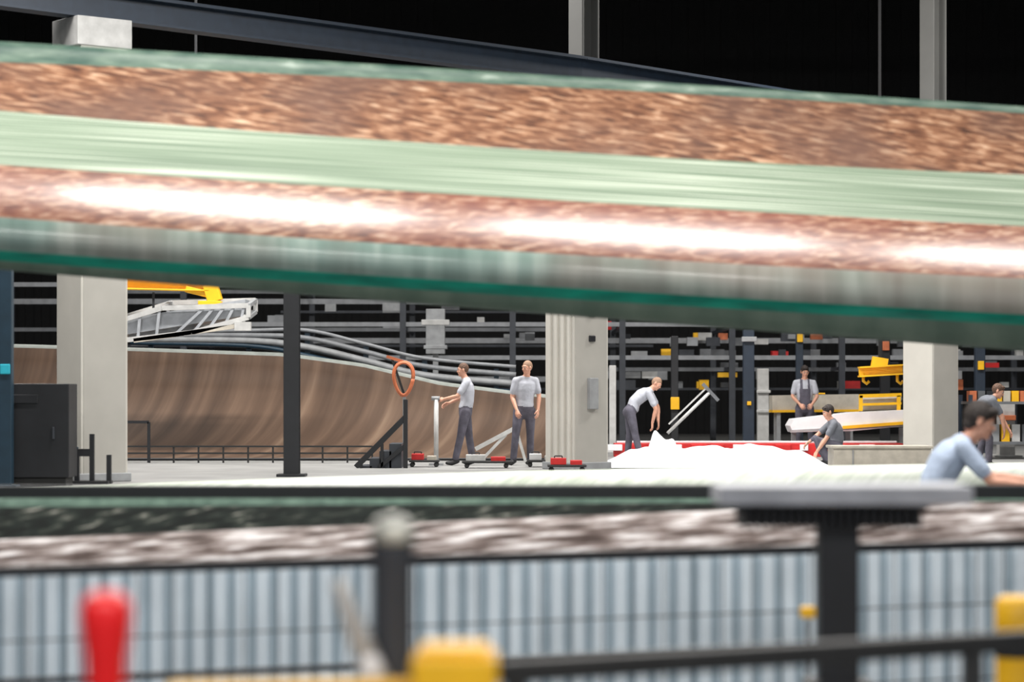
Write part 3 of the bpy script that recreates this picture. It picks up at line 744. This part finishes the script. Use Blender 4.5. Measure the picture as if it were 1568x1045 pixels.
def person(origin,J,face,hair,bald=False,shirt='shirt',pants='pants',scale=1.0,overall=False,headup=Vector((0,0,1)),full=False):
    b=B('worker'); O=Vector(origin)
    g={k:O+Vector(v)*scale for k,v in J.items() if k[:2] in('hi','sh','el','wr','he','kn','an','to')}
    S=scale; A=Acc(); segs=[]
    hs=(g['hipR']-g['hipL']).normalized(); ss=(g['shR']-g['shL']).normalized()
    pel=(g['hipL']+g['hipR'])/2; chest_top=(g['shL']+g['shR'])/2
    ax=(chest_top-pel); ax.normalize()
    mid=pel.lerp(chest_top,0.5)
    if 'arch' in J: mid+=Vector(J['arch'])*S
    tp=[pel-ax*0.03*S,pel+ax*0.08*S,pel.lerp(mid,.7),mid.lerp(chest_top,0.4),mid.lerp(chest_top,0.8),chest_top+ax*0.01*S]
    sd=[hs,hs,hs.lerp(ss,.4),hs.lerp(ss,.8),ss,ss]
    tr=[(.165*S,.115*S),(.165*S,.12*S),(.155*S,.115*S),(.175*S,.125*S),(.17*S,.115*S),(.12*S,.08*S)]
    A.add(tubegeo(tp,tr,18,sd))
    A.add(tubegeo([g['shL'],chest_top+ax*0.025*S,g['shR']],[.055*S,.075*S,.055*S],12))
    segs.append(('top',pel+ax*0.10*S,mid,.14*S,.14*S)); segs.append(('top',mid,chest_top-ax*.05*S,.14*S,.14*S)); segs.append(('top',g['shL'],g['shR'],.075*S,.075*S))
    segs.append(('pants',pel-ax*.06*S,pel+ax*0.02*S,.15*S,.15*S))
    nk=g['head']-headup.normalized()*0.07*S
    A.add(tubegeo([chest_top+ax*0.0*S,chest_top.lerp(nk,.6),nk],[.075*S,.056*S,.054*S],12))
    segs.append(('skin',chest_top.lerp(nk,.42),nk,.062*S,.06*S))
    for sdn in 'LR':
        sh,el,wr=g['sh'+sdn],g['el'+sdn],g['wr'+sdn]
        A.add(tubegeo([sh,sh.lerp(el,.5),el,el.lerp(wr,.3),wr],[.050*S,.045*S,.039*S,.040*S,.027*S],12))
        se=sh.lerp(el,.68); A.add(tubegeo([sh,sh.lerp(el,.35),se],[.060*S,.062*S,.060*S],12))
        segs.append(('top',sh,se,.07*S,.072*S)); segs.append(('skin',sh.lerp(el,.80),el,.05*S,.045*S)); segs.append(('skin',el,wr,.045*S,.035*S))
        hp,kn,an,to=g['hip'+sdn],g['kn'+sdn],g['an'+sdn],g['to'+sdn]
        A.add(tubegeo([hp,hp.lerp(kn,.4),kn,kn.lerp(an,.4),an+(kn-an).normalized()*.03*S],[.095*S,.085*S,.066*S,.064*S,.058*S],14))
        segs.append(('pants',hp,kn,.1*S,.08*S)); segs.append(('pants',kn,an+(kn-an).normalized()*.05*S,.08*S,.07*S))
        fd=(to-an); fdh=fd.normalized(); heel=an-fdh*.04*S+Vector((0,0,-.035*S))
        A.add(tubegeo([heel,an+fdh*.07*S+Vector((0,0,-.03*S)),to],[(.042*S,.045*S),(.047*S,.045*S),(.042*S,.03*S)],12,Vector((0,0,1)).cross(fdh)))
        A.add(tubegeo([an,an+Vector((0,0,-.03*S))],.045*S,10))
        segs.append(('shoe',heel,to,.055*S,.045*S))
    V,FS,C=remesh(A.v,A.f,0.013*S,4)
    D=np.stack([segd(C,s_[1],s_[2],s_[3],s_[4]) for s_ in segs]); lab=D.argmin(axis=0)
    mm={'top':shirt,'skin':'skin','pants':pants,'shoe':'shoe'}
    ids=[b.mi(mm[s_[0]]) for s_ in segs]; o=len(b.v); b.v+=[tuple(v) for v in V.tolist()]
    pi=b.mi(pants)
    pl_=np.array(pel); axn=np.array(ax)
    for i,fc in enumerate(FS):
        k=ids[lab[i]]
        if overall and segs[lab[i]][0]=='top':
            h=(C[i]-pl_)@axn; lat=abs((C[i]-pl_)@np.array(ss))
            if h<0.16*S or (h<0.40*S and lat<0.11*S) or (h>=0.4*S and 0.05*S<lat<0.10*S): k=pi
        b.f.append([j+o for j in fc]); b.m.append(k); b.sm.append(True)
    add_head(b,g['head'],Vector(face),headup,hair,bald,S,full)
    fv=Vector(face)
    for sdn in 'LR':
        dv=(g['wr'+sdn]-g['el'+sdn]); inward=(pel.lerp(chest_top,.3)-g['wr'+sdn])
        if 'xd'+sdn in J: dv=Vector(J['xd'+sdn])
        th=Vector((fv.x,fv.y,0.3))
        add_hand(b,g['wr'+sdn],dv,Vector((inward.x,inward.y,-0.1)),th,J.get('curl'+sdn,(0.55,))[0])
    return b.done()

def at(px,d,z=PZ): return (X(px,d),d,z+0.006)
d=41.2
person(at(710,d),dict(hipL=(0.03,-.1,.90),hipR=(0.03,.1,.90),shL=(0.05,-.18,1.40),shR=(0.05,.18,1.42),elL=(-.10,-.24,1.17),wrL=(-.33,-.18,1.12),elR=(-.02,.25,1.16),wrR=(-.26,.2,1.05),
 head=(-.01,0,1.62),knL=(-.05,-.13,.48),anL=(-.14,-.14,.09),toL=(-.28,-.16,.035),knR=(.09,.11,.48),anR=(.15,.12,.09),toR=(.01,.14,.035),arch=(.03,0,0),curlL=(1.0,)),
 (-1,-0.05,-0.12),'hair_b',bald=True)
person(at(803,41.2),dict(hipL=(-.1,-.03,.92),hipR=(.1,.03,.92),shL=(-.15,-.06,1.44),shR=(.19,.05,1.44),elL=(-.21,-.06,1.16),wrL=(-.13,-.20,.93),elR=(.25,.02,1.17),wrR=(.23,-.08,.93),
 head=(.05,-.05,1.66),knL=(-.15,-.06,.49),anL=(-.19,-.02,.09),toL=(-.27,-.14,.035),knR=(.10,0,.49),anR=(.10,.06,.09),toR=(.05,-.08,.035)),
 (-.75,-.65,-.15),'hair_g',bald=True)
person(at(978,44.0),dict(hipL=(-.16,-.1,.90),hipR=(-.16,.1,.90),shL=(.17,-.17,1.24),shR=(.2,.17,1.26),elL=(.30,-.18,.93),wrL=(.24,-.14,.68),elR=(.36,.16,.96),wrR=(.36,.1,.70),
 head=(.32,-.03,1.40),knL=(-.07,-.12,.47),anL=(.02,-.14,.09),toL=(.17,-.16,.035),knR=(-.16,.12,.48),anR=(-.20,.12,.09),toR=(-.06,.12,.035),arch=(-.05,0,.06),xdL=(0,0,-1),xdR=(.1,0,-1)),
 (.75,-.25,-.6),'hair_g',bald=True,headup=Vector((.55,0,.8)))
person(at(1232,48.9),dict(hipL=(-.1,0,.92),hipR=(.1,0,.92),shL=(-.18,0,1.44),shR=(.18,0,1.44),elL=(-.25,-.03,1.16),wrL=(-.12,-.22,1.0),elR=(.25,-.03,1.16),wrR=(.12,-.24,1.0),
 head=(.0,-.04,1.66),knL=(-.12,-.02,.49),anL=(-.14,.02,.09),toL=(-.16,-.12,.035),knR=(.12,-.02,.49),anR=(.14,.02,.09),toR=(.17,-.12,.035)),
 (.1,-.9,-.3),'hair_d',overall=True)
person(at(1268,41.0),dict(hipL=(.14,-.1,.30),hipR=(.14,.1,.30),shL=(.08,-.18,.70),shR=(.08,.18,.72),elL=(-.06,-.24,.46),wrL=(-.22,-.26,.24),elR=(-.14,.2,.52),wrR=(-.32,.12,.38),
 head=(-.0,-.02,.90),knL=(-.22,-.17,.44),anL=(.0,-.16,.09),toL=(-.15,-.18,.035),knR=(-.22,.15,.44),anR=(.0,.14,.09),toR=(-.15,.16,.035),arch=(.05,0,0),xdL=(-.4,0,-.9)),
 (-.9,-.25,-.35),'hair_d',shirt='shirtd')
d=19.2; PF=0.32
person((X(1454,d),d,PF+0.012),dict(hipL=(-.10,-.1,.88),hipR=(-.14,.1,.88),shL=(.06,-.20,1.28),shR=(.08,.18,1.28),elL=(.24,-.27,1.04),wrL=(.48,-.30,1.02),elR=(.32,.2,1.06),wrR=(.56,.12,1.04),
 head=(.21,-.04,1.45),knL=(-.02,-.12,.47),anL=(-.10,-.13,.09),toL=(.05,-.14,.035),knR=(-.1,.12,.47),anR=(-.2,.12,.09),toR=(-.05,.12,.035),arch=(-.05,0,.03)),
 (.95,-.25,-.3),'hair_d',shirt='shirtb',headup=Vector((.25,0,1)),scale=1.14,full=True)
b=B('work_step'); x=X(1462,19.2)
b.box((x,19.3,PF-0.03),(1.5,0.9,0.06),'grey')
for s in(-1,1):
    for e in(-1,1): b.beam((x+s*.68,19.3+e*.38,0),(x+s*.68,19.3+e*.38,PF-.05),.06,.06,'grey')
b.done(0.005)
person(at(1513,40.0),dict(hipL=(-.20,-.1,.86),hipR=(-.20,.1,.86),shL=(.05,-.17,1.1),shR=(.07,.17,1.12),elL=(.2,-.18,.83),wrL=(.24,-.14,.6),elR=(.24,.16,.84),wrR=(.36,.1,.62),
 head=(.16,-.03,1.25),knL=(.0,-.12,.47),anL=(-.02,-.14,.09),toL=(.13,-.16,.035),knR=(-.05,.12,.46),anR=(-.16,.12,.09),toR=(-.02,.12,.035),arch=(-.04,0,.05),xdL=(0,0,-1)),
 (.9,-.3,-.4),'hair_b',shirt='shirtd',headup=Vector((.4,0,.9)))

# ---------------- lamps ----------------
def lamp(x,y,z,lx,ly,power,col=(1,0.97,0.93)):
    b=B('ceiling_lamp'); b.box((x,y,z+0.06),(lx+0.1,ly+0.1,0.08),'black')
    for s in(-1,1): b.beam((x+s*lx*0.4,y,z+0.1),(x+s*lx*0.4,y,15.0),0.02,0.02,'ceil')
    ob=b.done()
    L=bpy.data.lights.new('lamp_light','AREA'); L.shape='RECTANGLE'; L.size=lx; L.size_y=ly; L.energy=power; L.color=col
    lo=bpy.data.objects.new('lamp_light',L); scene.collection.objects.link(lo); lo.parent=ob
    lo.location=Vector((x,y,z-0.01))-ob.location
for x in(-6.2,-1.95,2.2,6.4): lamp(x,18.85,7.7,3.1,0.6,370)
for x in(-9,-3,3,9):
    lamp(x,29.5,9.6,3,0.6,600); lamp(x,40.5,11.5,3,0.8,1050)
for x in (-10,0,10): lamp(x,52,13.6,3,0.8,600)
for x in(-4,0,4): lamp(x,11.5,6.6,2.5,0.4,190)
for x in(-3,1,5): lamp(x,3.5,6.0,2.0,0.4,190)  # extra row, added to brighten the yellow and red foreground parts

w=bpy.data.worlds.new('World'); scene.world=w; w.use_nodes=True
bg=w.node_tree.nodes['Background']; bg.inputs['Color'].default_value=(0.84,0.90,1.0,1); bg.inputs['Strength'].default_value=0.58

cam=bpy.data.cameras.new('camera'); co=bpy.data.objects.new('camera',cam); scene.collection.objects.link(co)
co.location=(0,0,EYE); co.rotation_euler=(math.radians(90),0,0)
cam.sensor_width=36; cam.lens=85.0; cam.shift_y=82.5/1568; cam.clip_end=300
cam.dof.use_dof=True; cam.dof.focus_distance=40.5; cam.dof.aperture_fstop=1.15
scene.camera=co
scene.view_settings.view_transform='Standard'
